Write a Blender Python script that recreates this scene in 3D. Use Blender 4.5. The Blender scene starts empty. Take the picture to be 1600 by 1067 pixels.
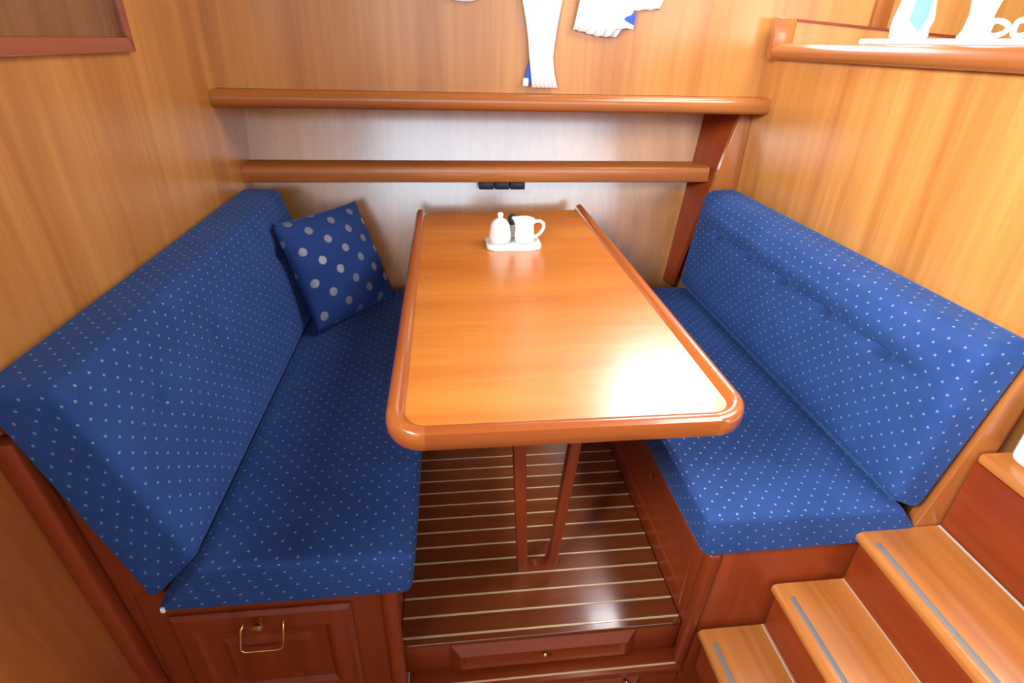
import bpy, bmesh, math, random
from mathutils import Vector, Matrix
random.seed(7)
SC = bpy.context.scene
COL = SC.collection

# ------------------------------------------------------------------ camera
F_PX, PITCH, YAW, ROLL, CAM_H = 863.45, 0.49713, 0.12178, 0.02706, 1.30042
def cam_axes():
    cp, sp, cy, sy = math.cos(PITCH), math.sin(PITCH), math.cos(YAW), math.sin(YAW)
    fwd = Vector((sy*cp, cy*cp, -sp)); right = Vector((cy, -sy, 0)); up = right.cross(fwd)
    cr, sr = math.cos(ROLL), math.sin(ROLL)
    return right*cr + up*sr, up*cr - right*sr, fwd
_r, _u, _f = cam_axes()
cd = bpy.data.cameras.new('camera'); cam = bpy.data.objects.new('camera', cd); COL.objects.link(cam)
cd.sensor_fit = 'HORIZONTAL'; cd.sensor_width = 36.0; cd.lens = F_PX/1600*36.0
cd.clip_start = 0.02
cam.matrix_world = Matrix(((_r.x, _u.x, -_f.x, 0), (_r.y, _u.y, -_f.y, 0), (_r.z, _u.z, -_f.z, CAM_H), (0, 0, 0, 1)))
SC.camera = cam

# ------------------------------------------------------------------ light
wd = bpy.data.worlds.new('world'); SC.world = wd; wd.use_nodes = True
wd.node_tree.nodes['Background'].inputs[0].default_value = (1.0, 0.95, 0.90, 1)
wd.node_tree.nodes['Background'].inputs[1].default_value = 0.08
def area(name, loc, target, sx, sy, power, col):
    ld = bpy.data.lights.new(name, 'AREA'); ld.shape = 'RECTANGLE'; ld.size = sx; ld.size_y = sy
    ld.energy = power; ld.color = col
    o = bpy.data.objects.new(name, ld); COL.objects.link(o); o.location = loc
    d = Vector(target) - Vector(loc); o.rotation_euler = d.to_track_quat('-Z', 'Y').to_euler()
    return o
area('aft_window_daylight', (0.5, -2.0, 1.60), (0.5, 2.2, 1.0), 2.6, 1.1, 25, (0.72, 0.87, 1.0))
area('left_fill_daylight', (-1.3, -0.3, 2.0), (1.1, 1.1, 0.8), 0.9, 0.7, 168, (0.88, 0.97, 1.0))  # added fill from the left, brightens the right partition and right seat
area('saloon_window_daylight', (0.93, 2.10, 1.66), (0.55, 0.9, 0.5), 0.50, 0.34, 12, (0.95, 0.97, 1.0))
area('helm_hatch_daylight', (1.45, 0.95, 2.4), (0.9, 1.0, 0.6), 1.0, 0.9, 26, (1.0, 0.98, 0.95))
area('helm_aft_window_daylight', (2.75, -2.0, 1.5), (1.0, 2.0, 1.1), 1.5, 0.7, 25, (1.0, 0.96, 0.93))
SC.view_settings.view_transform = 'Standard'; SC.view_settings.look = 'None'
SC.view_settings.gamma = 1.0; SC.view_settings.use_curve_mapping = False
SC.view_settings.exposure = 0.55

# ------------------------------------------------------------------ helpers
def lin(r, g, b):
    f = lambda c: (c/255/12.92) if c/255 <= 0.04045 else ((c/255+0.055)/1.055)**2.4
    return (f(r), f(g), f(b), 1)

def new_mat(name):
    m = bpy.data.materials.new(name); m.use_nodes = True
    nt = m.node_tree; return m, nt, nt.nodes['Principled BSDF']

def plain(name, col, rough=0.5, metal=0.0, coat=0.0, noise=0.04, sheen=0.0):
    m, nt, b = new_mat(name); N = nt.nodes; L = nt.links
    tc = N.new('ShaderNodeTexCoord'); no = N.new('ShaderNodeTexNoise'); no.inputs['Scale'].default_value = 35
    L.new(tc.outputs['Object'], no.inputs['Vector'])
    mx = N.new('ShaderNodeMix'); mx.data_type = 'RGBA'
    d = 1-noise*2
    mx.inputs[6].default_value = (col[0]*d, col[1]*d, col[2]*d, 1); mx.inputs[7].default_value = col
    L.new(no.outputs['Fac'], mx.inputs[0]); L.new(mx.outputs[2], b.inputs['Base Color'])
    b.inputs['Roughness'].default_value = rough; b.inputs['Metallic'].default_value = metal
    b.inputs['Coat Weight'].default_value = coat
    b.inputs['Sheen Weight'].default_value = sheen
    return m

def wood(name, dark, light, grain='Z', rough=0.35, coat=0.35, coat_rough=0.2, across=8.5, along=0.45, vary=0.1, spec=0.5):
    m, nt, b = new_mat(name); N = nt.nodes; L = nt.links
    tc = N.new('ShaderNodeTexCoord'); oi = N.new('ShaderNodeObjectInfo')
    off = N.new('ShaderNodeVectorMath'); off.operation = 'MULTIPLY_ADD'
    rv = N.new('ShaderNodeCombineXYZ')
    for i in range(3): L.new(oi.outputs['Random'], rv.inputs[i])
    L.new(rv.outputs[0], off.inputs[0]); off.inputs[1].default_value = (7, 5, 9); L.new(tc.outputs['Object'], off.inputs[2])
    def layer(ac, al, detail, dist):
        mp = N.new('ShaderNodeMapping'); s = [ac, ac, ac]; s['XYZ'.index(grain)] = al
        mp.inputs['Scale'].default_value = s; L.new(off.outputs[0], mp.inputs['Vector'])
        n = N.new('ShaderNodeTexNoise'); n.inputs['Scale'].default_value = 1.0; n.inputs['Detail'].default_value = detail
        n.inputs['Roughness'].default_value = 0.6; n.inputs['Distortion'].default_value = dist
        L.new(mp.outputs[0], n.inputs['Vector']); return n
    n1 = layer(across, along, 4, 0.7); n2 = layer(across*9, along*5, 3, 0.2)
    r1 = N.new('ShaderNodeValToRGB'); r1.color_ramp.elements[0].position = 0.28; r1.color_ramp.elements[1].position = 0.72
    r1.color_ramp.elements[0].color = dark; r1.color_ramp.elements[1].color = light
    L.new(n1.outputs['Fac'], r1.inputs[0])
    mr = N.new('ShaderNodeMapRange'); mr.inputs[1].default_value = 0.3; mr.inputs[2].default_value = 0.7
    mr.inputs[3].default_value = 0.90; mr.inputs[4].default_value = 1.05; L.new(n2.outputs['Fac'], mr.inputs[0])
    ov = N.new('ShaderNodeMapRange'); ov.inputs[3].default_value = 1-vary; ov.inputs[4].default_value = 1+vary
    L.new(oi.outputs['Random'], ov.inputs[0])
    mu = N.new('ShaderNodeMath'); mu.operation = 'MULTIPLY'; L.new(mr.outputs[0], mu.inputs[0]); L.new(ov.outputs[0], mu.inputs[1])
    vm = N.new('ShaderNodeVectorMath'); vm.operation = 'SCALE'; L.new(r1.outputs[0], vm.inputs[0]); L.new(mu.outputs[0], vm.inputs['Scale'])
    L.new(vm.outputs[0], b.inputs['Base Color'])
    bp = N.new('ShaderNodeBump'); bp.inputs['Strength'].default_value = 0.04; bp.inputs['Distance'].default_value = 0.002
    L.new(n2.outputs['Fac'], bp.inputs['Height']); L.new(bp.outputs[0], b.inputs['Normal'])
    b.inputs['Roughness'].default_value = rough; b.inputs['Coat Weight'].default_value = coat
    b.inputs['Coat Roughness'].default_value = coat_rough; b.inputs['Specular IOR Level'].default_value = spec
    return m

def dotted(name, base, dot, b1, b2, org, rad, soft, wob=0.0, sheen=0.32):
    """cloth with a woven lattice of dots: basis vectors b1, b2 (metres in UV space)"""
    m, nt, b = new_mat(name); N = nt.nodes; L = nt.links
    uv = N.new('ShaderNodeUVMap'); uv.uv_map = 'UVMap'
    tc = N.new('ShaderNodeTexCoord')
    vec = uv.outputs[0]
    if wob:
        wn = N.new('ShaderNodeTexNoise'); wn.inputs['Scale'].default_value = 160; wn.inputs['Detail'].default_value = 1
        L.new(tc.outputs['Object'], wn.inputs['Vector'])
        wa = N.new('ShaderNodeVectorMath'); wa.operation = 'MULTIPLY_ADD'
        L.new(wn.outputs['Color'], wa.inputs[0]); wa.inputs[1].default_value = (wob, wob, 0); L.new(vec, wa.inputs[2]); vec = wa.outputs[0]
    sb = N.new('ShaderNodeVectorMath'); sb.operation = 'SUBTRACT'; L.new(vec, sb.inputs[0]); sb.inputs[1].default_value = (org[0], org[1], 0)
    det = b1[0]*b2[1]-b1[1]*b2[0]
    k1 = (b2[1]/det, -b2[0]/det, 0); k2 = (-b1[1]/det, b1[0]/det, 0)
    fr = []
    for k in (k1, k2):
        d = N.new('ShaderNodeVectorMath'); d.operation = 'DOT_PRODUCT'; L.new(sb.outputs[0], d.inputs[0]); d.inputs[1].default_value = k
        a = N.new('ShaderNodeMath'); a.operation = 'ADD'; L.new(d.outputs['Value'], a.inputs[0]); a.inputs[1].default_value = 0.5
        f = N.new('ShaderNodeMath'); f.operation = 'FLOORED_MODULO'; L.new(a.outputs[0], f.inputs[0]); f.inputs[1].default_value = 1.0
        s = N.new('ShaderNodeMath'); s.operation = 'SUBTRACT'; L.new(f.outputs[0], s.inputs[0]); s.inputs[1].default_value = 0.5
        fr.append(s.outputs[0])
    s1 = N.new('ShaderNodeVectorMath'); s1.operation = 'SCALE'; s1.inputs[0].default_value = (b1[0], b1[1], 0); L.new(fr[0], s1.inputs['Scale'])
    s2 = N.new('ShaderNodeVectorMath'); s2.operation = 'SCALE'; s2.inputs[0].default_value = (b2[0], b2[1], 0); L.new(fr[1], s2.inputs['Scale'])
    ad = N.new('ShaderNodeVectorMath'); ad.operation = 'ADD'; L.new(s1.outputs[0], ad.inputs[0]); L.new(s2.outputs[0], ad.inputs[1])
    ln = N.new('ShaderNodeVectorMath'); ln.operation = 'LENGTH'; L.new(ad.outputs[0], ln.inputs[0])
    mr = N.new('ShaderNodeMapRange'); mr.inputs[1].default_value = rad-soft; mr.inputs[2].default_value = rad+soft
    mr.inputs[3].default_value = 1; mr.inputs[4].default_value = 0; L.new(ln.outputs['Value'], mr.inputs[0])
    no = N.new('ShaderNodeTexNoise'); no.inputs['Scale'].default_value = 9; no.inputs['Detail'].default_value = 4
    L.new(tc.outputs['Object'], no.inputs['Vector'])
    rp = N.new('ShaderNodeMapRange'); rp.inputs[1].default_value = 0.3; rp.inputs[2].default_value = 0.7
    rp.inputs[3].default_value = 0.88; rp.inputs[4].default_value = 1.10; L.new(no.outputs['Fac'], rp.inputs[0])
    sc = N.new('ShaderNodeVectorMath'); sc.operation = 'SCALE'; sc.inputs[0].default_value = base[:3]; L.new(rp.outputs[0], sc.inputs['Scale'])
    mx = N.new('ShaderNodeMix'); mx.data_type = 'RGBA'; L.new(mr.outputs[0], mx.inputs[0]); L.new(sc.outputs[0], mx.inputs[6]); mx.inputs[7].default_value = dot
    L.new(mx.outputs[2], b.inputs['Base Color'])
    rg = N.new('ShaderNodeMapRange'); rg.inputs[3].default_value = 0.9; rg.inputs[4].default_value = 0.42; L.new(mr.outputs[0], rg.inputs[0]); L.new(rg.outputs[0], b.inputs['Roughness'])
    sl = N.new('ShaderNodeMapRange'); sl.inputs[3].default_value = 0.1; sl.inputs[4].default_value = 0.9; L.new(mr.outputs[0], sl.inputs[0]); L.new(sl.outputs[0], b.inputs['Specular IOR Level'])
    b.inputs['Sheen Weight'].default_value = sheen; b.inputs['Sheen Roughness'].default_value = 0.4
    b.inputs['Sheen Tint'].default_value = lin(120, 160, 235)
    wv = N.new('ShaderNodeTexNoise'); wv.inputs['Scale'].default_value = 700; L.new(tc.outputs['Object'], wv.inputs['Vector'])
    wr = N.new('ShaderNodeTexNoise'); wr.inputs['Scale'].default_value = 14; wr.inputs['Detail'].default_value = 3; L.new(tc.outputs['Object'], wr.inputs['Vector'])
    b1n = N.new('ShaderNodeBump'); b1n.inputs['Strength'].default_value = 0.25; b1n.inputs['Distance'].default_value = 0.001; L.new(wv.outputs['Fac'], b1n.inputs['Height'])
    b2n = N.new('ShaderNodeBump'); b2n.inputs['Strength'].default_value = 0.35; b2n.inputs['Distance'].default_value = 0.008; L.new(wr.outputs['Fac'], b2n.inputs['Height'])
    L.new(b1n.outputs[0], b2n.inputs['Normal']); L.new(b2n.outputs[0], b.inputs['Normal'])
    return m

ORG = {}
def props(o, label=None, cat=None, group=None, kind=None):
    if label: o['label'] = label
    if cat: o['category'] = cat
    if group: o['group'] = group
    if kind: o['kind'] = kind
    return o
def thing(name, label, cat, org, group=None, kind=None):
    o = bpy.data.objects.new(name, None); COL.objects.link(o); o.location = org; o.empty_display_size = 0.05
    ORG[o.name] = Vector(org); return props(o, label, cat, group, kind)
def link(name, me, mat, parent=None, org=None):
    """me holds world coordinates; they are moved to the origin of the thing"""
    o = bpy.data.objects.new(name, me); COL.objects.link(o)
    if parent is not None:
        g = ORG[parent.name]; o.parent = parent
    else:
        if org is None:
            xs = [v.co for v in me.vertices]
            org = ((min(v.x for v in xs)+max(v.x for v in xs))/2, (min(v.y for v in xs)+max(v.y for v in xs))/2, min(v.z for v in xs))
        g = Vector(org); o.location = g
    me.transform(Matrix.Translation(-g)); ORG[o.name] = g
    me.materials.clear(); me.materials.append(mat)
    return o
def bm2me(bm, name, smooth=False):
    bmesh.ops.recalc_face_normals(bm, faces=bm.faces)
    me = bpy.data.meshes.new(name); bm.to_mesh(me); bm.free()
    if smooth: me.shade_smooth()
    return me
def auto_smooth(me, ang=40):
    me.shade_smooth(); me.set_sharp_from_angle(angle=math.radians(ang)); return me
def rbox(name, x0, x1, y0, y1, z0, z1, bev, mat, parent=None, seg=2):
    bm = bmesh.new(); bmesh.ops.create_cube(bm, size=1)
    for v in bm.verts:
        v.co = Vector(((x0+x1)/2+v.co.x*(x1-x0), (y0+y1)/2+v.co.y*(y1-y0), (z0+z1)/2+v.co.z*(z1-z0)))
    if bev: bmesh.ops.bevel(bm, geom=bm.edges[:], offset=bev, segments=seg, affect='EDGES', profile=0.5)
    return link(name, auto_smooth(bm2me(bm, name)), mat, parent)
def prism(name, pts, axis, a0, a1, mat, parent=None, bev=0.0, seg=2, shift=(0, 0)):
    """polygon in the plane normal to axis, extruded a0..a1; shift moves the far outline"""
    bm = bmesh.new()
    def P(p, a, s=(0, 0)):
        u, v = p[0]+s[0], p[1]+s[1]
        return {'x': (a, u, v), 'y': (u, a, v), 'z': (u, v, a)}[axis]
    A = [bm.verts.new(P(p, a0)) for p in pts]; B = [bm.verts.new(P(p, a1, shift)) for p in pts]
    bm.faces.new(A); bm.faces.new(B[::-1]); n = len(pts)
    for i in range(n): bm.faces.new((A[i], B[i], B[(i+1) % n], A[(i+1) % n]))
    if bev: bmesh.ops.bevel(bm, geom=bm.edges[:], offset=bev, segments=seg, affect='EDGES', profile=0.5, clamp_overlap=True)
    return link(name, auto_smooth(bm2me(bm, name)), mat, parent)
def sweep(name, prof, path, mat, parent=None, closed=False):
    """profile [(a,b)] swept along path of (point, dirA, dirB)"""
    bm = bmesh.new(); rings = []
    for p, a, b in path:
        rings.append([bm.verts.new(Vector(p)+Vector(a)*q[0]+Vector(b)*q[1]) for q in prof])
    n = len(prof); m = len(rings)
    for i in range(m-1 if not closed else m):
        R, S = rings[i], rings[(i+1) % m]
        for j in range(n): bm.faces.new((R[j], R[(j+1) % n], S[(j+1) % n], S[j]))
    if not closed: bm.faces.new(rings[0][::-1]); bm.faces.new(rings[-1])
    return link(name, auto_smooth(bm2me(bm, name), 50), mat, parent)
def tube(name, pts, rad, mat, parent=None, n=10, closed=False):
    pts = [Vector(p) for p in pts]; path = []; m = len(pts); prev = None
    for i, p in enumerate(pts):
        if closed: d = pts[(i+1) % m]-pts[i-1]
        else: d = pts[min(i+1, m-1)]-pts[max(i-1, 0)]
        d.normalize()
        if prev is None: prev = d.orthogonal().normalized()
        a = (prev-d*prev.dot(d)).normalized(); prev = a
        path.append((p, a, d.cross(a)))
    rr = rad if isinstance(rad, (list, tuple)) else [rad]*m
    bm = bmesh.new(); rings = []
    for (p, a, b), r in zip(path, rr):
        rings.append([bm.verts.new(p+a*r*math.cos(2*math.pi*k/n)+b*r*math.sin(2*math.pi*k/n)) for k in range(n)])
    for i in range(m if closed else m-1):
        R, S = rings[i], rings[(i+1) % m]
        for j in range(n): bm.faces.new((R[j], R[(j+1) % n], S[(j+1) % n], S[j]))
    if not closed: bm.faces.new(rings[0][::-1]); bm.faces.new(rings[-1])
    return link(name, auto_smooth(bm2me(bm, name), 60), mat, parent)
def lathe(name, prof, loc, mat, parent=None, n=28, axis='z', sx=1.0, sy=1.0):
    bm = bmesh.new(); rings = []
    for r, z in prof:
        ring = []
        for k in range(n):
            a = 2*math.pi*k/n; c, s = r*math.cos(a)*sx, r*math.sin(a)*sy
            v = {'z': (c, s, z), 'y': (c, z, s), 'x': (z, c, s)}[axis]
            ring.append(bm.verts.new(Vector(loc)+Vector(v)))
        rings.append(ring)
    for R, S in zip(rings, rings[1:]):
        for j in range(n): bm.faces.new((R[j], R[(j+1) % n], S[(j+1) % n], S[j]))
    bm.faces.new(rings[0][::-1]); bm.faces.new(rings[-1])
    return link(name, auto_smooth(bm2me(bm, name), 50), mat, parent)
def panel(name, o, ux, uz, nn, w, h, rings, mat, parent):
    """raised / recessed rectangular panel: rings = [(inset, height)], closed at the back and in the middle"""
    o, ux, uz, nn = Vector(o), Vector(ux), Vector(uz), Vector(nn)
    bm = bmesh.new(); R = []
    for ins, hh in rings:
        R.append([bm.verts.new(o+ux*a+uz*b+nn*hh) for a, b in ((ins, ins), (w-ins, ins), (w-ins, h-ins), (ins, h-ins))])
    for A, B in zip(R, R[1:]):
        for j in range(4): bm.faces.new((A[j], A[(j+1) % 4], B[(j+1) % 4], B[j]))
    bm.faces.new(R[-1]); bm.faces.new(R[0][::-1])
    return link(name, auto_smooth(bm2me(bm, name), 20), mat, parent)
def wall_holes(name, outer, holes, axis_y0, axis_y1, mat, parent=None):
    """XZ outline with holes, extruded along y"""
    bm = bmesh.new(); E = []
    for lp in [outer]+holes:
        vs = [bm.verts.new((x, axis_y0, z)) for x, z in lp]
        E += [bm.edges.new((vs[i], vs[(i+1) % len(vs)])) for i in range(len(vs))]
    r = bmesh.ops.triangle_fill(bm, use_beauty=True, use_dissolve=False, edges=E)
    fs = [f for f in r['geom'] if isinstance(f, bmesh.types.BMFace)]
    ex = bmesh.ops.extrude_face_region(bm, geom=fs)
    for v in ex['geom']:
        if isinstance(v, bmesh.types.BMVert): v.co.y = axis_y1
    return link(name, bm2me(bm, name), mat, parent)

def cushion(name, quad, y0, y1, r, mat, parent=None, puff_s=(0, 0), puff_v=(0, 0), dim=None, cell=0.02, sag=0.0):
    """rounded box; section quad (x,z) for (s,v)=(-1,-1),(1,-1),(1,1),(-1,1); UVs in metres"""
    q = [Vector((p[0], 0, p[1])) for p in quad]
    A = ((q[1]-q[0]).length+(q[2]-q[3]).length)/2; B = ((q[3]-q[0]).length+(q[2]-q[1]).length)/2; Ly = y1-y0
    H = (A/2, B/2, Ly/2)
    def lines(h):
        e = [r*(1-math.cos(t*math.pi/10)) for t in range(0, 5)]
        n = max(2, int((2*h-2*r)/cell)); mid = [-h+r+(2*h-2*r)*i/n for i in range(n+1)]
        return [-h+x for x in e]+mid+[h-x for x in e[::-1]]
    G = [lines(h) for h in H]
    bm = bmesh.new(); uvl = bm.loops.layers.uv.new('UVMap'); vd = {}; flat = {}
    def vert(i, j, k):
        key = (i, j, k)
        if key in vd: return vd[key]
        p = Vector((G[0][i], G[1][j], G[2][k])); p0 = p.copy()
        c = Vector([max(-H[a]+r, min(H[a]-r, p[a])) for a in range(3)])
        d = p-c
        if d.length > 1e-9: p = c+d.normalized()*r
        fs = max(0, 1-abs(p0.x/H[0])**4); fv = max(0, 1-abs(p0.y/H[1])**4); fl = max(0, 1-abs(p0.z/H[2])**8)
        if p0.x > H[0]-1e-6: p.x += puff_s[1]*fv*fl
        if p0.x < -H[0]+1e-6: p.x -= puff_s[0]*fv*fl
        if p0.y > H[1]-1e-6: p.y += puff_v[1]*fs*fl
        if p0.y < -H[1]+1e-6: p.y -= puff_v[0]*fs*fl
        if dim: p += dim(p0, H)
        s, v = p.x/H[0], p.y/H[1]
        w = (q[0]*(1-s)*(1-v)+q[1]*(1+s)*(1-v)+q[2]*(1+s)*(1+v)+q[3]*(1-s)*(1+v))/4
        w.y = (y0+y1)/2+p.z
        vd[key] = bm.verts.new(w); flat[vd[key]] = p0
        return vd[key]
    nx, ny, nz = len(G[0])-1, len(G[1])-1, len(G[2])-1
    def quadf(a, b, c, d, ax):
        f = bm.faces.new((a, b, c, d))
        for l in f.loops:
            p = flat[l.vert]
            l[uvl].uv = {0: (p.z, p.y+0.3), 1: (p.z, p.x), 2: (p.x, p.y)}[ax]
    for j in range(ny):
        for k in range(nz):
            for i in (0, nx): quadf(vert(i, j, k), vert(i, j+1, k), vert(i, j+1, k+1), vert(i, j, k+1), 0)
    for i in range(nx):
        for k in range(nz):
            for j in (0, ny): quadf(vert(i, j, k), vert(i+1, j, k), vert(i+1, j, k+1), vert(i, j, k+1), 1)
        for j in range(ny):
            for k in (0, nz): quadf(vert(i, j, k), vert(i+1, j, k), vert(i+1, j+1, k), vert(i, j+1, k), 2)
    return link(name, bm2me(bm, name, True), mat, parent)

# ------------------------------------------------------------------ materials
TEAK_D, TEAK_L = lin(178, 106, 44), lin(216, 148, 76)
M = {}
M['wall_z'] = wood('teak_veneer_upright', TEAK_D, TEAK_L, 'Z', rough=0.36, coat=0.55, coat_rough=0.22)
M['wall_dull'] = wood('teak_veneer_satin', TEAK_D, TEAK_L, 'Z', rough=0.42, coat=0.25, coat_rough=0.25)
M['niche'] = wood('teak_veneer_glossy', TEAK_D, TEAK_L, 'Z', rough=0.30, coat=1.0, coat_rough=0.2, spec=0.8)
M['niche'].node_tree.nodes['Principled BSDF'].inputs['Coat IOR'].default_value = 2.6
M['trim_x'] = wood('teak_trim_across', lin(160, 86, 38), lin(196, 118, 56), 'X', rough=0.3, coat=0.6, coat_rough=0.14)
M['trim_y'] = wood('teak_trim_along', lin(160, 86, 38), lin(196, 118, 56), 'Y', rough=0.3, coat=0.6, coat_rough=0.14)
M['trim_z'] = wood('teak_trim_upright', lin(160, 86, 38), lin(196, 118, 56), 'Z', rough=0.3, coat=0.6, coat_rough=0.14)
M['table'] = wood('teak_tabletop', lin(186, 100, 34), lin(212, 130, 52), 'X', rough=0.30, coat=0.8, coat_rough=0.26, across=9, along=0.8)
M['rail_x'] = wood('mahogany_rail_across', lin(162, 78, 30), lin(186, 100, 44), 'X', rough=0.28, coat=0.8, coat_rough=0.12)
M['rail_y'] = wood('mahogany_rail_along', lin(162, 78, 30), lin(186, 100, 44), 'Y', rough=0.28, coat=0.8, coat_rough=0.12)
M['base_z'] = wood('mahogany_upright', lin(122, 44, 17), lin(152, 62, 25), 'Z', rough=0.34, coat=0.15, coat_rough=0.25, spec=0.35)
M['base_x'] = wood('mahogany_across', lin(122, 44, 17), lin(152, 62, 25), 'X', rough=0.34, coat=0.15, coat_rough=0.25, spec=0.35)
M['base_y'] = wood('mahogany_along', lin(122, 44, 17), lin(152, 62, 25), 'Y', rough=0.34, coat=0.15, coat_rough=0.25, spec=0.35)
M['low_z'] = wood('mahogany_panel_upright', lin(140, 66, 28), lin(176, 96, 44), 'Z', rough=0.36, coat=0.3, coat_rough=0.25, across=8)
M['sole'] = wood('dark_sole_plank', lin(108, 50, 24), lin(132, 66, 32), 'X', rough=0.25, coat=0.7, coat_rough=0.14, vary=0.06)
M['holly'] = plain('pale_holly_inlay', lin(214, 184, 142), 0.35, coat=0.4)
M['step'] = wood('step_tread_wood', lin(164, 88, 36), lin(210, 130, 62), 'Y', rough=0.3, coat=0.6, coat_rough=0.16, across=9)
M['grip'] = plain('grey_grip_strip', lin(120, 124, 128), 0.7)
M['caulk'] = plain('pale_sealant', lin(190, 188, 178), 0.6)
M['fab'] = dotted('navy_dotted_cloth', lin(46, 71, 125), lin(116, 127, 158), (0.0195, 0.0213), (-0.0195, 0.0213), (0.004, 0.0), 0.0027, 0.0008)
M['pil'] = dotted('navy_pillow_cloth', lin(40, 64, 120), lin(112, 117, 132), (0.0489, -0.048), (0.0546, 0.0602), (0.152, 0.272), 0.0140, 0.0014, wob=0.006, sheen=0.3)
M['navy'] = plain('navy_cloth_shade_darkened', lin(20, 32, 66), 0.9)  # button cloth, colour darkened to deepen the shade in the tuft pockets
M['white_cloth'] = plain('white_curtain_cloth', lin(250, 252, 250), 0.85, noise=0.01)
M['blue_cloth'] = plain('royal_blue_ribbon', lin(52, 92, 200), 0.8)
M['porcelain'] = plain('white_porcelain', lin(244, 244, 240), 0.15, coat=0.5, noise=0.01)
M['brass'] = plain('polished_brass', lin(236, 196, 116), 0.28, metal=1.0)
M['chrome'] = plain('bright_chrome', lin(225, 222, 212), 0.12, metal=1.0)
M['black'] = plain('charcoal_plastic', lin(44, 46, 54), 0.4)
M['white'] = plain('white_gloss_paint', lin(244, 246, 246), 0.3, coat=0.3, noise=0.01)
M['sky_blue'] = plain('light_blue_plastic', lin(120, 196, 240), 0.35)
M['frame_red'] = wood('red_mahogany_frame', lin(138, 66, 42), lin(168, 88, 58), 'Y', rough=0.3, coat=0.5)
M['dark_panel'] = wood('dark_teak_panel', lin(92, 52, 28), lin(150, 96, 46), 'Z', rough=0.22, coat=0.8, coat_rough=0.1, across=9, along=0.9)
gm, nt, pb = new_mat('window_glass')
tr = nt.nodes.new('ShaderNodeBsdfTransparent'); gl = nt.nodes.new('ShaderNodeBsdfGlossy'); gl.inputs['Roughness'].default_value = 0.02
ms = nt.nodes.new('ShaderNodeMixShader'); fr = nt.nodes.new('ShaderNodeFresnel'); fr.inputs[0].default_value = 1.35
nt.links.new(fr.outputs[0], ms.inputs[0]); nt.links.new(tr.outputs[0], ms.inputs[1]); nt.links.new(gl.outputs[0], ms.inputs[2])
nt.links.new(ms.outputs[0], nt.nodes['Material Output'].inputs[0]); M['glass'] = gm

XL, XR = -0.7355, 1.13
NICHE = lambda z: 2.25+0.18*(z-0.87)          # leaning hull lining behind the shelves

# ------------------------------------------------------------------ setting
# left bulkhead: upright above, leaning slightly inwards below the seat
o = prism('wall_left', [(XL, 2.25), (XL, 0.702), (XL-0.03, 0.702), (XL-0.03, 2.25)], 'y', 0.30, 2.75, M['wall_dull'])
props(o, 'teak veneered bulkhead rising behind the left seat', 'wall', kind='structure')
o = prism('wall_left_lower', [(XL, 0.70), (-0.655, -0.30), (-0.70, -0.30), (XL-0.03, 0.70)], 'y', 0.30, 2.75, M['low_z'])
props(o, 'reddish lower bulkhead panel beside the near end of the left seat', 'wall', kind='structure')
o = rbox('wall_light_blocker', XL-0.03, XL, -1.3, 0.298, -0.30, 1.50, 0, M['wall_dull'])  # out of view, added to keep light off the lower steps and lockers
props(o, 'unseen half height teak partition added to shade the low steps and lockers', 'wall', kind='structure')
# recessed lining (leans outwards)
o = prism('wall_back', [(NICHE(-0.3), -0.3), (NICHE(-0.3)+0.03, -0.3), (NICHE(1.13)+0.03, 1.13), (NICHE(1.13), 1.13)], 'x', XL-0.002, XR+0.03, M['niche'])
props(o, 'glossy pale teak lining recessed behind the table and shelves', 'wall', kind='structure')
# upper lining with porthole and window
def circle(cx, cz, r, n=32): return [(cx+r*math.cos(2*math.pi*i/n), cz+r*math.sin(2*math.pi*i/n)) for i in range(n)]
def rrect(x0, x1, z0, z1, r, n=5):
    P = []
    for cx, cz, a in ((x1-r, z1-r, 0), (x0+r, z1-r, 90), (x0+r, z0+r, 180), (x1-r, z0+r, 270)):
        for i in range(n+1):
            t = math.radians(a+90*i/n); P.append((cx+r*math.cos(t), cz+r*math.sin(t)))
    return P
PX, PZ, PR = 0.068, 1.556, 0.125
W2 = (0.68, 1.18, 1.49, 1.83)
o = wall_holes('wall_upper', [(XL, 1.146), (2.6, 1.146), (2.6, 2.25), (XL, 2.25)], [circle(PX, PZ, PR), rrect(*W2, 0.06)], 2.05, 2.09, M['wall_z'])
props(o, 'teak veneered upper lining above the shelf with the curtains', 'wall', kind='structure')
t = thing('window_1', 'white rimmed round porthole left of the long curtain', 'window', (PX, 2.05, PZ), kind='structure')
sweep('window_frame', [(0, 0), (0.030, 0), (0.030, -0.010), (0.022, -0.016), (0.006, -0.016), (0, -0.010)],
      [((PX+(PR-0.006)*math.cos(a), 2.05, PZ+(PR-0.006)*math.sin(a)), (math.cos(a), 0, math.sin(a)), (0, 1, 0)) for a in [2*math.pi*i/40 for i in range(40)]], M['white'], t, closed=True)
prism('pane', circle(PX, PZ, PR, 32), 'y', 2.068, 2.073, M['glass'], t)
t = thing('window_2', 'rounded daylight window right of the short curtain', 'window', ((W2[0]+W2[1])/2, 2.05, W2[2]), kind='structure')
wall_holes('window_frame', rrect(W2[0]-0.025, W2[1]+0.025, W2[2]-0.025, W2[3]+0.025, 0.08), [rrect(*W2, 0.06)], 2.032, 2.052, M['trim_x'], t)
prism('pane', rrect(*W2, 0.06), 'y', 2.068, 2.073, M['glass'], t)
# right partition under the ledge
o = rbox('wall_right', XR, XR+0.03, 0.832, 2.34, -0.113, 1.268, 0, M['wall_z'])
props(o, 'sunlit teak partition rising behind the right seat', 'wall', kind='structure')
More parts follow.
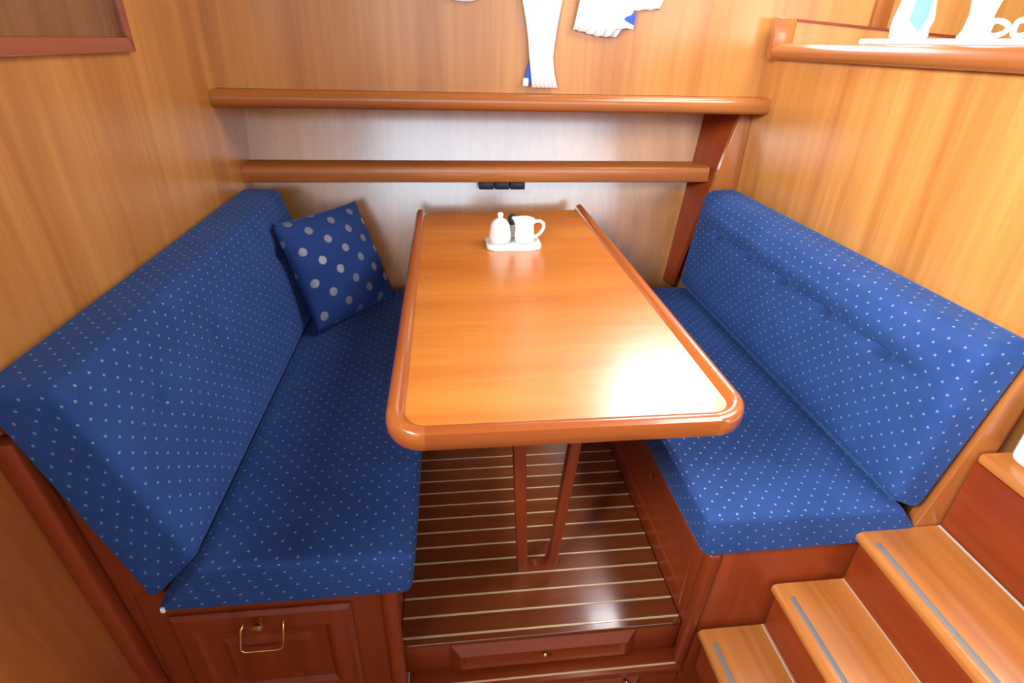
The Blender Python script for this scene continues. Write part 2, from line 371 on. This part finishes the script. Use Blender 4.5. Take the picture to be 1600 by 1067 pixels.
# cabin sole with inlaid strips
o = rbox('floor', -0.149, 0.562, 0.852, 2.0, -0.03, -0.012, 0, M['base_x'])
props(o, 'dark striped cabin sole of planks with pale inlay lines', 'floor', kind='structure')
FL = o; S0, DS = 0.868, 0.055
pm = None
for k in range(-1, 21):
    ya = S0+DS*k+0.0028; yb = S0+DS*(k+1)-0.0028
    if k == -1: ya = 0.848
    bm = bmesh.new(); bmesh.ops.create_cube(bm, size=1)
    for v in bm.verts: v.co = Vector((0.2070+v.co.x*0.710, (ya+yb)/2+v.co.y*(yb-ya), -0.006+v.co.z*0.012))
    bmesh.ops.bevel(bm, geom=bm.edges[:], offset=0.0008, segments=1, affect='EDGES')
    if k < 1 or pm is None:
        p = link('plank', bm2me(bm, 'plank'), M['sole'], FL)
        if k == 0: pm = p
    else:
        bm.free(); p = pm.copy(); COL.objects.link(p); p.parent = FL; p.location = (0, DS*k, 0)
    if k == -1: continue
sm = None
for k in range(0, 21):
    if sm is None:
        sm = p = rbox('inlay_strip', -0.148, 0.562, S0-0.0026, S0+0.0026, -0.011, 0.0004, 0, M['holly'], FL)
    else:
        p = sm.copy(); COL.objects.link(p); p.parent = FL; p.location = (0, DS*k, 0)

# small step in front of the sole: riser with drawer, tread with nosing line, second riser with drawer
def knob(parent, loc, nrm, mat, r=0.009):
    ax = 'y'; s = -1
    return lathe('knob', [(0.004, 0), (0.004, -0.008), (r*0.8, -0.010), (r, -0.015), (r*0.85, -0.020), (0.003, -0.022)], loc, mat, parent, 16, 'y')
RAISED = [(0, 0), (0, 0.005), (0.024, 0.022), (0.029, 0.022), (0.035, 0.007), (0.038, 0.007)]
t = thing('sole_step', 'low mahogany step riser with a wide raised drawer under the striped sole', 'step', (0.21, 0.87, -0.113))
rbox('riser', -0.149, 0.562, 0.853, 0.875, -0.1134, -0.013, 0.001, M['base_x'], t)
d = panel('drawer', (-0.028, 0.8525, -0.111), (1, 0, 0), (0, 0, 1), (0, -1, 0), 0.470, 0.098, RAISED, M['base_x'], t)
knob(d, (0.207, 0.8465, -0.055), None, M['brass'], 0.007)
t = thing('lower_step', 'bottom mahogany tread edged by a pale line with a chrome knob', 'step', (0.25, 0.84, -0.26))
rbox('tread', -0.134, 0.564, 0.800, 0.876, -0.135, -0.1136, 0.002, M['base_x'], t)
rbox('inlay_strip', -0.134, 0.564, 0.8105, 0.8155, -0.116, -0.1132, 0, M['holly'], t)
rbox('riser', -0.134, 0.564, 0.812, 0.83, -0.26, -0.1355, 0.001, M['base_x'], t)
d = panel('drawer', (0.02, 0.8115, -0.255), (1, 0, 0), (0, 0, 1), (0, -1, 0), 0.44, 0.112, RAISED, M['base_x'], t)
knob(d, (0.417, 0.8085, -0.150), None, M['chrome'], 0.011)

o = rbox('floor_lower', -0.70, 1.09, -0.2, 0.86, -0.30, -0.262, 0, M['sole'])
props(o, 'dark cabin floor at the foot of the steps', 'floor', kind='structure')
# trim in the lower left corner and the end board of the right partition
o = prism('trim_1', [(-0.737, 0.72), (-0.700, 0.72), (-0.628, -0.30), (-0.668, -0.30)], 'y', 0.770, 0.800, M['base_z'], bev=0.006)
props(o, 'mahogany corner moulding running down beside the left seat end', 'trim', kind='structure')
o = prism('trim_4', [(-0.666, -0.30), (-0.651, -0.30), (-0.651, 0.312), (-0.604, 0.316), (-0.734, 0.80), (-0.7353, 0.80), (-0.7353, 0.70)], 'y', 0.805, 0.830, M['base_z'])
props(o, 'dark mahogany filler between the left corner moulding and the back cushion end', 'trim', kind='structure')
o = prism('trim_2', [(1.036, 0.345), (1.128, 0.345), (1.176, 1.02), (1.150, 1.02), (1.1285, 0.83), (1.110, 0.747)], 'y', 0.800, 0.830, M['trim_z'], bev=0.003)
props(o, 'narrow raked end board at the near end of the right backrest', 'trim', kind='structure')
o = rbox('wall_helm', 1.162, 1.9, 0.834, 0.86, 0.50, 1.262, 0, M['wall_z'])
props(o, 'orange teak panel standing on the upper deck by the steps', 'wall', kind='structure')
o = rbox('floor_deck', 1.099, 1.9, 0.05, 0.798, 0.538, 0.562, 0.006, M['step'])
props(o, 'raised helm deck edge above the top step', 'floor', kind='structure')
o = rbox('wall_riser', 1.099, 1.125, 0.05, 0.798, -0.113, 0.537, 0, M['base_y'])
props(o, 'upright mahogany riser behind the top step', 'wall', kind='structure')

# ------------------------------------------------------------------ shelves
BN = lambda d, t: [(d, 0), (d, t), (0.016, t), (0.006, t*0.86), (0.0, t*0.6), (0.0, t*0.35), (0.005, t*0.1), (0.014, 0)]
def shelf(name, y0, z0, th, depth, x0, x1, mat, label):
    prof = [(y0+a, z0+b) for a, b in BN(depth, th)]
    o = prism(name, prof, 'x', x0, x1, mat); auto_smooth(o.data, 50)
    return props(o, label, 'shelf')
def shelf_prof(name, y0, z0, th, x0, x1, mat, label, round_=True):
    yb0, yb1 = NICHE(z0)-0.002, NICHE(z0+th)-0.002
    if round_: f = [(y0+0.016, z0+th), (y0+0.006, z0+th*0.9), (y0+0.001, z0+th*0.7), (y0, z0+th*0.45), (y0+0.003, z0+th*0.2), (y0+0.012, z0)]
    else: f = [(y0+0.004, z0+th), (y0, z0+th-0.005), (y0, z0+0.004), (y0+0.003, z0)]
    o = prism(name, [(yb0, z0), (yb1, z0+th)]+f, 'x', x0, x1, mat); auto_smooth(o.data, 60)
    return props(o, label, 'shelf')
shelf_prof('wall_shelf', 1.978, 1.094, 0.051, XL+0.001, XR-0.001, M['trim_x'], 'long upper teak shelf with rounded front edge below the curtains')
shelf_prof('wall_shelf', 2.128, 0.828, 0.058, XL+0.001, 1.024, M['trim_x'], 'lower teak shelf with square front edge above the table end', False)
# raked divider at the right end of the shelves
o = prism('shelf_divider', [(0.975, 0.44), (1.128, 0.44), (1.128, 1.092), (1.086, 1.092), (1.036, 0.862)], 'y', 2.088, 2.112, M['trim_z'], bev=0.002)
dv = o; props(o, 'raked teak divider closing the right end of both shelves', 'divider')
bm = bmesh.new()
def ip(z, y): return (1.036+0.217*(z-0.862)-0.28*(y-2.112), y, z)
zs = (0.40, 1.0925)
V = [bm.verts.new(ip(zs[0], 2.1125)), bm.verts.new(ip(zs[0], NICHE(zs[0])+0.03)), bm.verts.new(ip(zs[1], NICHE(zs[1])-0.001)), bm.verts.new(ip(zs[1], 2.1125))]
W = [bm.verts.new((v.co.x+0.016, v.co.y, v.co.z)) for v in V]
bm.faces.new(V); bm.faces.new(W[::-1])
for i in range(4): bm.faces.new((V[i], W[i], W[(i+1) % 4], V[(i+1) % 4]))
link('side_panel', bm2me(bm, 'side_panel'), M['base_z'], dv)
# sockets under the lower shelf
t = thing('socket_strip', 'row of three charcoal sockets under the lower shelf', 'socket', (0.21, 2.17, 0.794))
for i in range(3):
    x = 0.120+0.0605*i
    s = rbox('socket', x, x+0.0575, 2.155, 2.190, 0.794, 0.8275, 0.004, M['black'], t)
    rbox('socket_face', x+0.010, x+0.0475, 2.152, 2.1555, 0.800, 0.821, 0.002, M['black'], s)

# ------------------------------------------------------------------ seats
# left locker
t = thing('seat_locker', 'mahogany seat locker with a brass handled door under the left cushion', 'locker', (-0.40, 1.4, -0.26))
rbox('body', -0.62, -0.150, 0.821, 2.00, -0.26, 0.312, 0.002, M['base_z'], t)
prism('front_panel', [(-0.650, -0.26), (-0.150, -0.26), (-0.150, 0.312), (-0.650, 0.312)], 'y', 0.806, 0.8205, M['base_z'], t)
sweep('corner_post', [(0.020*math.cos(a), 0.020*math.sin(a)) for a in [2*math.pi*i/14 for i in range(14)]],
      [((-0.155, 0.815, z), (1, 0, 0), (0, 1, 0)) for z in (-0.26, 0.311)], M['base_z'], t)
dr = panel('door', (-0.600, 0.8055, -0.065), (1, 0, 0), (0, 0, 1), (0, -1, 0), 0.366, 0.306,
           [(0, 0), (0, 0.006), (0.008, 0.014), (0.046, 0.017), (0.052, 0.015), (0.060, 0.005), (0.085, 0.005), (0.100, 0.012), (0.104, 0.012)], M['base_z'], t)
k = lathe('knob', [(0.006, 0), (0.006, -0.010), (0.011, -0.013), (0.013, -0.019), (0.010, -0.026), (0.003, -0.028)], (-0.418, 0.7895, 0.228), M['brass'], dr, 18, 'y')
h = tube('handle', [(-0.455, 0.792, 0.212), (-0.458, 0.780, 0.208), (-0.468, 0.775, 0.154), (-0.466, 0.774, 0.147), (-0.458, 0.773, 0.144), (-0.392, 0.773, 0.144), (-0.384, 0.774, 0.147), (-0.380, 0.775, 0.154), (-0.372, 0.780, 0.210), (-0.374, 0.792, 0.214)], 0.0024, M['brass'], dr, 8)
# right locker
t = thing('seat_locker', 'mahogany seat locker under the right cushion beside the steps', 'locker', (0.85, 1.4, -0.261))
rbox('body', 0.566, 1.095, 0.810, 2.00, -0.261, 0.297, 0.002, M['base_z'], t)
prism('corner_post', [(0.558, 0.297), (0.594, 0.297), (0.574, -0.112), (0.545, -0.112)], 'y', 0.802, 0.836, M['base_z'], t, bev=0.012, seg=4)
sp = panel('side_panel', (0.5655, 1.90, 0.02), (0, -1, 0), (0, 0, 1), (-1, 0, 0), 1.02, 0.25, [(0, 0), (0, 0.001), (0.002, 0.003), (0.045, 0.003), (0.050, 0.0005), (0.052, 0.0005)], M['base_y'], t)
lathe('latch', [(0.009, 0), (0.011, -0.003), (0.007, -0.006), (0.003, -0.006)], (0.562, 1.165, 0.203), M['brass'], sp, 16, 'x')

# right seat cushion, left seat cushion
def seat_dim(ys, xs, d):
    def f(p, H):
        if abs(p.y-H[1]) > 1e-6: return Vector((0, 0, 0))
        s = 0
        for y in ys:
            for x in xs: s += d*math.exp(-((p.z-y)**2+(p.x-x)**2)/0.0022)
        return Vector((0, -s, 0))
    return f
o = cushion('seat_cushion', [(0.538, 0.299), (1.075, 0.305), (0.985, 0.412), (0.524, 0.420)], 0.795, 2.060, 0.020, M['fab'], puff_v=(0, 0.008), puff_s=(0.004, 0),
            dim=seat_dim((-0.42, -0.18, 0.06, 0.3), (-0.07,), 0.009))
props(o, 'navy dotted seat cushion on the right, beside the steps', 'cushion', 'seat cushions')
o = cushion('seat_cushion', [(-0.590, 0.3135), (-0.098, 0.3135), (-0.085, 0.424), (-0.488, 0.432)], 0.752, 2.060, 0.018, M['fab'], puff_v=(0, 0.006), puff_s=(0, 0.004))
props(o, 'navy dotted seat cushion on the left, shaded under the table edge', 'cushion', 'seat cushions')
lsc = o
rbox('zip_pull', -0.573, -0.565, 0.7500, 0.7560, 0.319, 0.331, 0.0015, M['white'], lsc)

# right backrest with a row of five buttons joined by a crease
BY = (1.868, 1.651, 1.436, 1.229, 1.010)
def back_dim_r(p, H):
    if p.x > -H[0]+1e-6: return Vector((0, 0, 0))
    yc = (0.80+2.075)/2; v0 = 0.272-H[1]+0.018
    dv_ = p.y-v0; s = 0; drop = 0
    for y in BY:
        dy = p.z-(y-yc)
        s += 0.060*math.exp(-((dy/0.027)**2+((dv_-0.002)/0.016)**2)**1.4)
        drop += 0.010*math.exp(-((dy/0.030)**2+((dv_-0.026)/0.011)**2))
        s += 0.013*math.exp(-(abs(dy)/0.05+(dv_/0.016)**2))
        s += 0.006*math.exp(-((dy/0.07)**2+((dv_+0.01)/0.05)**2))
    span = 1 if -0.50 < p.z < 0.52 else math.exp(-((abs(p.z-0.01)-0.51)/0.06)**2)
    s += 0.003*span*math.exp(-(dv_/0.014)**2)-0.008*span*math.exp(-((dv_-0.050)/0.028)**2)
    return Vector((s, -drop, 0))
o = cushion('back_cushion', [(0.950, 0.427), (1.034, 0.387), (1.126, 0.820), (0.994, 0.816)], 0.801, 2.075, 0.030, M['fab'], puff_s=(0.016, 0), dim=back_dim_r, cell=0.0075)
props(o, 'bright navy dotted back cushion with five tufted buttons on the right', 'cushion', 'back cushions')
for y in BY:
    lathe('button', [(0.003, 0), (0.008, -0.002), (0.0085, -0.005), (0.005, -0.008), (0.002, -0.009)], (1.012, y, 0.704), M['navy'], o, 14, 'x')
# left backrest
LBY = (0.955, 1.235, 1.515, 1.795)
def back_dim_l(p, H):
    if p.x < H[0]-1e-6: return Vector((0, 0, 0))
    yc = (0.772+2.085)/2; v0 = 0.268-H[1]+0.01
    s = 0
    for y in LBY:
        dy = p.z-(y-yc); dv_ = p.y-v0
        s += 0.014*math.exp(-(dy*dy/0.0005+dv_*dv_/0.0006))
        s += 0.009*math.exp(-(dy*dy/0.004+dv_*dv_/0.002))
    return Vector((-s, 0, 0))
o = cushion('back_cushion', [(-0.600, 0.318), (-0.486, 0.440), (-0.604, 0.818), (-0.731, 0.820)], 0.772, 2.085, 0.022, M['fab'], puff_s=(0, 0.012), dim=back_dim_l, cell=0.0125)
props(o, 'navy dotted back cushion leaning on the left bulkhead', 'cushion', 'back cushions')
for y in LBY:
    lathe('button', [(0.002, 0.006), (0.005, 0.005), (0.0075, 0.003), (0.007, 0.0), (0.003, -0.003)], (-0.570, y, 0.703), M['navy'], o, 14, 'x')

# throw pillow standing on its edge in the corner
def pillow():
    BL, BR, TL = Vector((-0.453, 1.663, 0.437)), Vector((-0.230, 1.966, 0.437)), Vector((-0.586, 1.814, 0.751))
    u = BR-BL; v = TL-BL; n = u.cross(v).normalized()
    if n.y > 0: n = -n
    bm = bmesh.new(); ul = bm.loops.layers.uv.new('UVMap'); N = 26; g = {}
    L = 0.376
    for side in (1, -1):
        for i in range(N+1):
            for j in range(N+1):
                a, b = i/N, j/N; edge = i in (0, N) or j in (0, N)
                if edge and side == -1: g[(side, i, j)] = g[(1, i, j)]; continue
                s, t_ = 2*a-1, 2*b-1
                th = 0.058*(max(0, 1-s**2)**0.55)*(max(0, 1-t_**2)**0.55)
                pin = 0.030*((1-s*s)*(t_**4)*t_), 0.030*((1-t_*t_)*(s**4)*s)
                p = BL+u*(a-pin[1]*0.5)+v*(b-pin[0]*0.5)+n*(side*th+0.030)
                g[(side, i, j)] = bm.verts.new(p)
        for i in range(N):
            for j in range(N):
                f = bm.faces.new([g[(side, *q)] for q in ((i, j), (i+1, j), (i+1, j+1), (i, j+1))])
                for l, q in zip(f.loops, ((i, j), (i+1, j), (i+1, j+1), (i, j+1))): l[ul].uv = (q[0]/N*L, q[1]/N*L)
    return link('throw_pillow', bm2me(bm, 'throw_pillow', True), M['pil'])
o = pillow(); props(o, 'square navy pillow with large grey spots propped in the left corner', 'pillow')

# ------------------------------------------------------------------ table
t = thing('dining_table', 'varnished teak table with raised rim on a vee shaped leg', 'table', (0.20, 1.05, 0.0))
XA, XB, YF, YB, ZT = -0.115, 0.513, 0.712, 2.02, 0.743
def backx(x): return 1.990+(x-XA)/(XB-XA)*0.062       # slightly skewed far edge
o = prism('tabletop', [(XA+0.012, YF+0.065), (XA+0.065, YF+0.012), (XB-0.065, YF+0.012), (XB-0.012, YF+0.065), (XB-0.012, backx(XB)), (XA+0.012, backx(XA))], 'z', ZT-0.024, ZT, M['table'], t)
RP = [(-0.002, -0.030), (0.012, -0.034), (0.022, -0.032), (0.027, -0.022), (0.028, -0.008), (0.026, 0.006), (0.020, 0.013), (0.012, 0.015), (0.004, 0.012), (0.000, 0.004), (-0.003, 0.000)]
def rail(name, pts, mat): return sweep(name, RP, pts, mat, t)
i = 0.026; up = (0, 0, 1)
rail('side_rail', [((XA+i, y, ZT), (-1, 0, 0), up) for y in (backx(XA)+0.022, YF+0.066)], M['rail_y'])
rail('side_rail', [((XB-i, y, ZT), (1, 0, 0), up) for y in (YF+0.066, backx(XB)+0.022)], M['rail_y'])
RPF = [(a, b if b < 0 else b*0.45) for a, b in RP]
sweep('front_rail', RPF, [((x, YF+i, ZT), (0, -1, 0), up) for x in (XA+0.066, XB-0.066)], M['rail_x'], t)
def corner(cx, cy, a0, a1):
    P = []; n = 9
    bm = bmesh.new(); rings = []
    for k in range(n):
        f = k/(n-1); a = math.radians(a0+(a1-a0)*f); d = Vector((math.cos(a), math.sin(a), 0))
        fl = f if abs(a1-270) < 1 else 1-f       # fades to the lower front profile
        rings.append([bm.verts.new(Vector((cx, cy, ZT))+d*(0.040+q[0])+Vector((0, 0, q[1] if q[1] < 0 else q[1]*(1-0.55*fl)))) for q in RP])
    m = len(RP)
    for R, S in zip(rings, rings[1:]):
        for j in range(m): bm.faces.new((R[j], R[(j+1) % m], S[(j+1) % m], S[j]))
    bm.faces.new(rings[0][::-1]); bm.faces.new(rings[-1])
    link('corner_rail', auto_smooth(bm2me(bm, 'corner_rail'), 50), M['rail_x'], t)
corner(XA+0.066, YF+0.066, 180, 270); corner(XB-0.066, YF+0.066, 360, 270)
# fill under the rounded corners is the tabletop itself; vee leg
LY0, LY1 = 1.036, 1.064
prism('leg', [(0.160, 0.0), (0.188, 0.0), (0.156, 0.7185), (0.122, 0.7185)], 'y', LY0, LY1, M['base_z'], t, bev=0.005)
prism('leg', [(0.243, 0.0), (0.270, 0.0), (0.328, 0.7185), (0.297, 0.7185)], 'y', LY0, LY1, M['base_z'], t, bev=0.005)
ft = [(0.186, 0.0), (0.245, 0.0), (0.2475, 0.046)]+[(0.2155+0.031*math.cos(math.radians(a)), 0.048+0.030*math.sin(math.radians(a))) for a in range(0, -181, -20)]+[(0.1845, 0.046)]
prism('foot', ft, 'y', LY0+0.002, LY1-0.002, M['base_z'], t)

# cruet set
TZ = ZT+0.0005
o = prism('serving_tray', [(x, y) for x, y in rrect(0.112, 0.280, 1.590, 1.700, 0.022)], 'z', TZ, TZ+0.012, M['porcelain'], bev=0.004)
props(o, 'small white porcelain tray on the far end of the table', 'tray')
t = thing('sugar_bowl', 'white lidded sugar bowl with a knob on the tray', 'bowl', (0.155, 1.640, TZ+0.012))
z0 = TZ+0.0125
lathe('bowl', [(0.024, 0), (0.031, 0.004), (0.034, 0.018), (0.033, 0.032), (0.030, 0.044)], (0.155, 1.640, z0), M['porcelain'], t, 28)
l = lathe('lid', [(0.0308, 0.0443), (0.0295, 0.052), (0.025, 0.062), (0.017, 0.070), (0.010, 0.0735)], (0.155, 1.640, z0), M['porcelain'], t, 28)
lathe('knob', [(0.009, 0.0735), (0.0075, 0.078), (0.0095, 0.085), (0.008, 0.0905), (0.003, 0.092)], (0.155, 1.640, z0), M['porcelain'], l, 18)
t = thing('milk_jug', 'white milk jug with a looped handle on the tray', 'jug', (0.232, 1.640, TZ+0.012))
bm = bmesh.new(); rings = []
prof = [(0.022, 0), (0.029, 0.003), (0.031, 0.020), (0.029, 0.045), (0.028, 0.060), (0.031, 0.072), (0.0285, 0.0725), (0.0255, 0.060), (0.026, 0.040), (0.026, 0.008)]
for r, z in prof:
    ring = []
    for k in range(28):
        a = 2*math.pi*k/28; sp_ = max(0, math.cos(a-math.pi))**6*max(0, (z-0.05)/0.022)*0.010
        ring.append(bm.verts.new((0.230+(r+sp_)*math.cos(a), 1.640+(r+sp_)*math.sin(a), z0+z+sp_*0.4)))
    rings.append(ring)
for R, S in zip(rings, rings[1:]):
    for j in range(28): bm.faces.new((R[j], R[(j+1) % 28], S[(j+1) % 28], S[j]))
bm.faces.new(rings[0][::-1]); bm.faces.new(rings[-1])
link('jug_body', auto_smooth(bm2me(bm, 'jug_body'), 50), M['porcelain'], t)
tube('handle', [(0.256, 1.640, z0+0.058), (0.264, 1.640, z0+0.064), (0.277, 1.640, z0+0.065), (0.288, 1.640, z0+0.057), (0.290, 1.640, z0+0.046), (0.285, 1.640, z0+0.034), (0.275, 1.640, z0+0.022), (0.258, 1.640, z0+0.014)], 0.0052, M['porcelain'], t, 10)
t = thing('pepper_pot', 'little pot with a dark cap half hidden between sugar bowl and jug', 'pot', (0.200, 1.681, z0))
lathe('body', [(0.009, 0), (0.012, 0.003), (0.011, 0.025), (0.009, 0.044)], (0.200, 1.681, z0), M['porcelain'], t, 20)
lathe('cap', [(0.014, 0.0442), (0.017, 0.050), (0.017, 0.066), (0.012, 0.073), (0.004, 0.075)], (0.200, 1.681, z0), M['black'], t, 20)

# ------------------------------------------------------------------ companionway steps
t = thing('cabin_steps', 'three varnished wooden steps with grey grip strips climbing to the right', 'stairs', (0.85, 0.45, -0.113))
for x0, x1, z, sx in ((0.580, 0.764, 0.040, 0.604), (0.733, 0.932, 0.190, 0.760), (0.892, 1.094, 0.350, 0.915)):
    tr_ = prism('tread', [(x0, z-0.020), (x0+0.004, z-0.026), (x1, z-0.026), (x1, z), (x0+0.012, z), (x0+0.004, z-0.003), (x0, z-0.009)], 'y', 0.12, 0.798, M['step'], t)
    auto_smooth(tr_.data, 60)
    rbox('grip_strip', sx-0.0055, sx+0.0055, 0.14, 0.762, z-0.001, z+0.0012, 0.0006, M['grip'], tr_)
    rbox('sealant_bead', x1-0.022 if z < 0.3 else x1-0.003, x1-0.019 if z < 0.3 else x1+0.001, 0.12, 0.797, z-0.001, z+0.0022, 0, M['caulk'], tr_)
for x, za, zb in ((0.600, -0.113, 0.0135), (0.750, 0.0405, 0.1635), (0.911, 0.1905, 0.3235)):
    rbox('riser', x, x+0.014, 0.12, 0.796, za, zb, 0, M['base_y'], t)

# ------------------------------------------------------------------ picture panel on the left bulkhead
t = thing('framed_panel', 'dark panel in a red mahogany frame high on the left bulkhead', 'panel', (XL, 1.1, 1.26))
fx0, fx1 = XL+0.001, XL+0.018
prism('frame_rail', [(0.62, 1.258), (1.556, 1.258), (1.532, 1.288), (0.65, 1.288)], 'x', fx0, fx1, M['frame_red'], t, bev=0.003)
prism('frame_rail', [(0.62, 1.90), (1.556, 1.90), (1.532, 1.870), (0.65, 1.870)], 'x', fx0, fx1, M['frame_red'], t, bev=0.003)
prism('frame_stile', [(1.556, 1.258), (1.556, 1.90), (1.532, 1.870), (1.532, 1.288)], 'x', fx0, fx1, M['frame_red'], t, bev=0.003)
prism('frame_stile', [(0.62, 1.258), (0.62, 1.90), (0.65, 1.870), (0.65, 1.288)], 'x', fx0, fx1, M['frame_red'], t, bev=0.003)
rbox('inset_panel', XL+0.0008, XL+0.005, 0.645, 1.537, 1.283, 1.875, 0, M['dark_panel'], t)

# ------------------------------------------------------------------ curtains
def pleated(name, rows, y, n, folds, amp, mat, parent, bottom=None, thick=0.002, phase=0.0):
    """rows: (z, xl, xr); gathered cloth with real folds"""
    bm = bmesh.new(); g = []
    for ri, (z, xl, xr) in enumerate(rows):
        ring = []
        for k in range(n+1):
            f = k/n; x = xl+(xr-xl)*f
            w = math.sin(f*folds*2*math.pi+phase)+0.35*math.sin(f*folds*4.3*math.pi+1.1+ri*0.15)
            zz = z
            if bottom and ri == len(rows)-1: zz = z+bottom(f)
            ring.append(bm.verts.new((x, y-amp*(0.6+0.4*w)*1.0, zz+0.0015*w)))
        g.append(ring)
    for R, S in zip(g, g[1:]):
        for k in range(n): bm.faces.new((R[k], R[k+1], S[k+1], S[k]))
    o = link(name, bm2me(bm, name, True), mat, parent)
    md = o.modifiers.new('thickness', 'SOLIDIFY'); md.thickness = thick; md.offset = 0
    return o
t = thing('curtain', 'long white gathered curtain hanging down to the shelf', 'curtain', (0.33, 2.03, 1.16), 'white curtains')
pleated('cloth', [(1.72, 0.205, 0.40), (1.60, 0.215, 0.395), (1.50, 0.235, 0.388), (1.42, 0.252, 0.380), (1.36, 0.266, 0.370), (1.305, 0.276, 0.363), (1.285, 0.278, 0.361), (1.255, 0.281, 0.359), (1.21, 0.288, 0.366), (1.165, 0.293, 0.380)], 2.038, 72, 6, 0.007, M['white_cloth'], t, thick=0.003)
tie = prism('tieback', [(0.285, 1.258), (0.294, 1.262), (0.291, 1.17), (0.268, 1.192), (0.272, 1.215)], 'y', 2.036, 2.042, M['blue_cloth'], t, bev=0.002)
rbox('tie_end', 0.262, 0.281, 2.030, 2.042, 1.168, 1.194, 0.005, M['white_cloth'], tie)
t = thing('curtain', 'short white curtain with stepped hem and blue ribbon', 'curtain', (0.55, 2.03, 1.32), 'white curtains')
pleated('cloth', [(1.72, 0.47, 0.66), (1.55, 0.455, 0.645), (1.42, 0.437, 0.628), (1.375, 0.429, 0.606), (1.338, 0.421, 0.566)], 2.038, 60, 5, 0.008, M['white_cloth'], t, lambda f: -0.016*(0.5-0.5*math.cos(min(1, f*1.5)*math.pi)), 0.003)
pleated('cloth', [(1.72, 0.60, 0.74), (1.50, 0.605, 0.73), (1.43, 0.606, 0.715), (1.405, 0.608, 0.708)], 2.044, 30, 2.5, 0.008, M['white_cloth'], t, lambda f: -0.008*(1-f), 0.003, 0.8)
rb = prism('ribbon', [(0.590, 1.378), (0.628, 1.392), (0.622, 1.352), (0.590, 1.366)], 'y', 2.030, 2.036, M['blue_cloth'], t, bev=0.002)
prism('hem', [(0.556, 1.356), (0.590, 1.369), (0.622, 1.355), (0.619, 1.342), (0.600, 1.350), (0.560, 1.342)], 'y', 2.026, 2.034, M['white_cloth'], t, bev=0.002)

# ------------------------------------------------------------------ helm ledge on top of the right partition
o = prism('helm_ledge', [(1.32, 1.269), (1.32, 1.316), (1.120, 1.316), (1.098, 1.311), (1.091, 1.299), (1.091, 1.283), (1.097, 1.273), (1.108, 1.269)], 'y', 0.60, 1.982, M['trim_y'])
auto_smooth(o.data, 60); props(o, 'rounded teak ledge capping the right partition', 'ledge')
o = rbox('ledge_end_block', 1.090, 1.160, 1.984, 2.012, 1.268, 1.392, 0.004, M['trim_z']); props(o, 'upright teak end block where the ledge meets the upper lining', 'block')
t = thing('back_board', 'low pale board with a brown cap behind the ledge', 'board', (1.5, 2.0, 1.26))
prism('board', [(1.162, 1.269), (1.95, 1.269), (1.95, 1.335), (1.162, 1.380)], 'y', 1.990, 2.004, M['wall_z'], t)
prism('cap', [(1.162, 1.3805), (1.95, 1.3355), (1.95, 1.343), (1.162, 1.388)], 'y', 1.986, 2.008, M['base_x'], t)
o = rbox('trim_3', 1.462, 1.520, 2.036, 2.049, 1.36, 2.2, 0.003, M['trim_z']); props(o, 'upright teak batten on the lining above the ledge', 'trim', kind='structure')
o = rbox('console', 1.150, 1.318, 0.80, 1.640, 1.3165, 1.330, 0.006, M['white'], seg=3); props(o, 'low white console lying on the ledge', 'console')
# blue and white bottle leaning back
def slab(name, pts, y0, y1, mat, parent, bev=0.006): return prism(name, pts, 'y', y0, y1, mat, parent, bev=bev, seg=3)
t = thing('spray_bottle', 'light blue and white bottle standing on the ledge', 'bottle', (1.19, 1.50, 1.3305))
slab('bottle_body', [(1.150, 1.3305), (1.236, 1.3305), (1.232, 1.350), (1.222, 1.372), (1.216, 1.47), (1.168, 1.47), (1.166, 1.372), (1.156, 1.350)], 1.485, 1.535, M['white'], t, 0.010)
slab('label', [(1.162, 1.372), (1.196, 1.345), (1.209, 1.378), (1.209, 1.455), (1.168, 1.455)], 1.482, 1.4855, M['sky_blue'], t, 0.001)
lathe('cap', [(0.014, 0), (0.014, 0.03), (0.010, 0.036), (0.003, 0.037)], (1.192, 1.51, 1.4705), M['white'], t, 18)
t = thing('tap_column', 'white flared column standing on the ledge beside the bottle', 'column', (1.225, 1.34, 1.3305))
lathe('column', [(0.034, 0), (0.034, 0.006), (0.027, 0.018), (0.024, 0.05), (0.028, 0.075), (0.040, 0.094), (0.044, 0.10), (0.044, 0.108), (0.030, 0.110)], (1.225, 1.34, 1.3305), M['white'], t, 26)
lathe('top_knob', [(0.012, 0.1105), (0.016, 0.125), (0.012, 0.14), (0.003, 0.144)], (1.225, 1.34, 1.3305), M['white'], t, 18)
t = thing('rope_coil', 'small coil of white rope at the right end of the ledge', 'rope', (1.20, 1.20, 1.3305))
for i, (x, y) in enumerate(((1.200, 1.262), (1.205, 1.205), (1.200, 1.150))):
    tube('loop', [(x+0.005*math.cos(a*2), y+0.024*math.cos(a), 1.3305+0.020+0.0145*math.sin(a)) for a in [2*math.pi*k/20 for k in range(20)]], 0.0055, M['white_cloth'], t, 8, True)
o = rbox('deck_cushion', 1.132, 1.80, 0.10, 0.778, 0.5625, 0.72, 0.022, M['white'], seg=4); props(o, 'white rounded cushion lying on the raised deck', 'cushion')
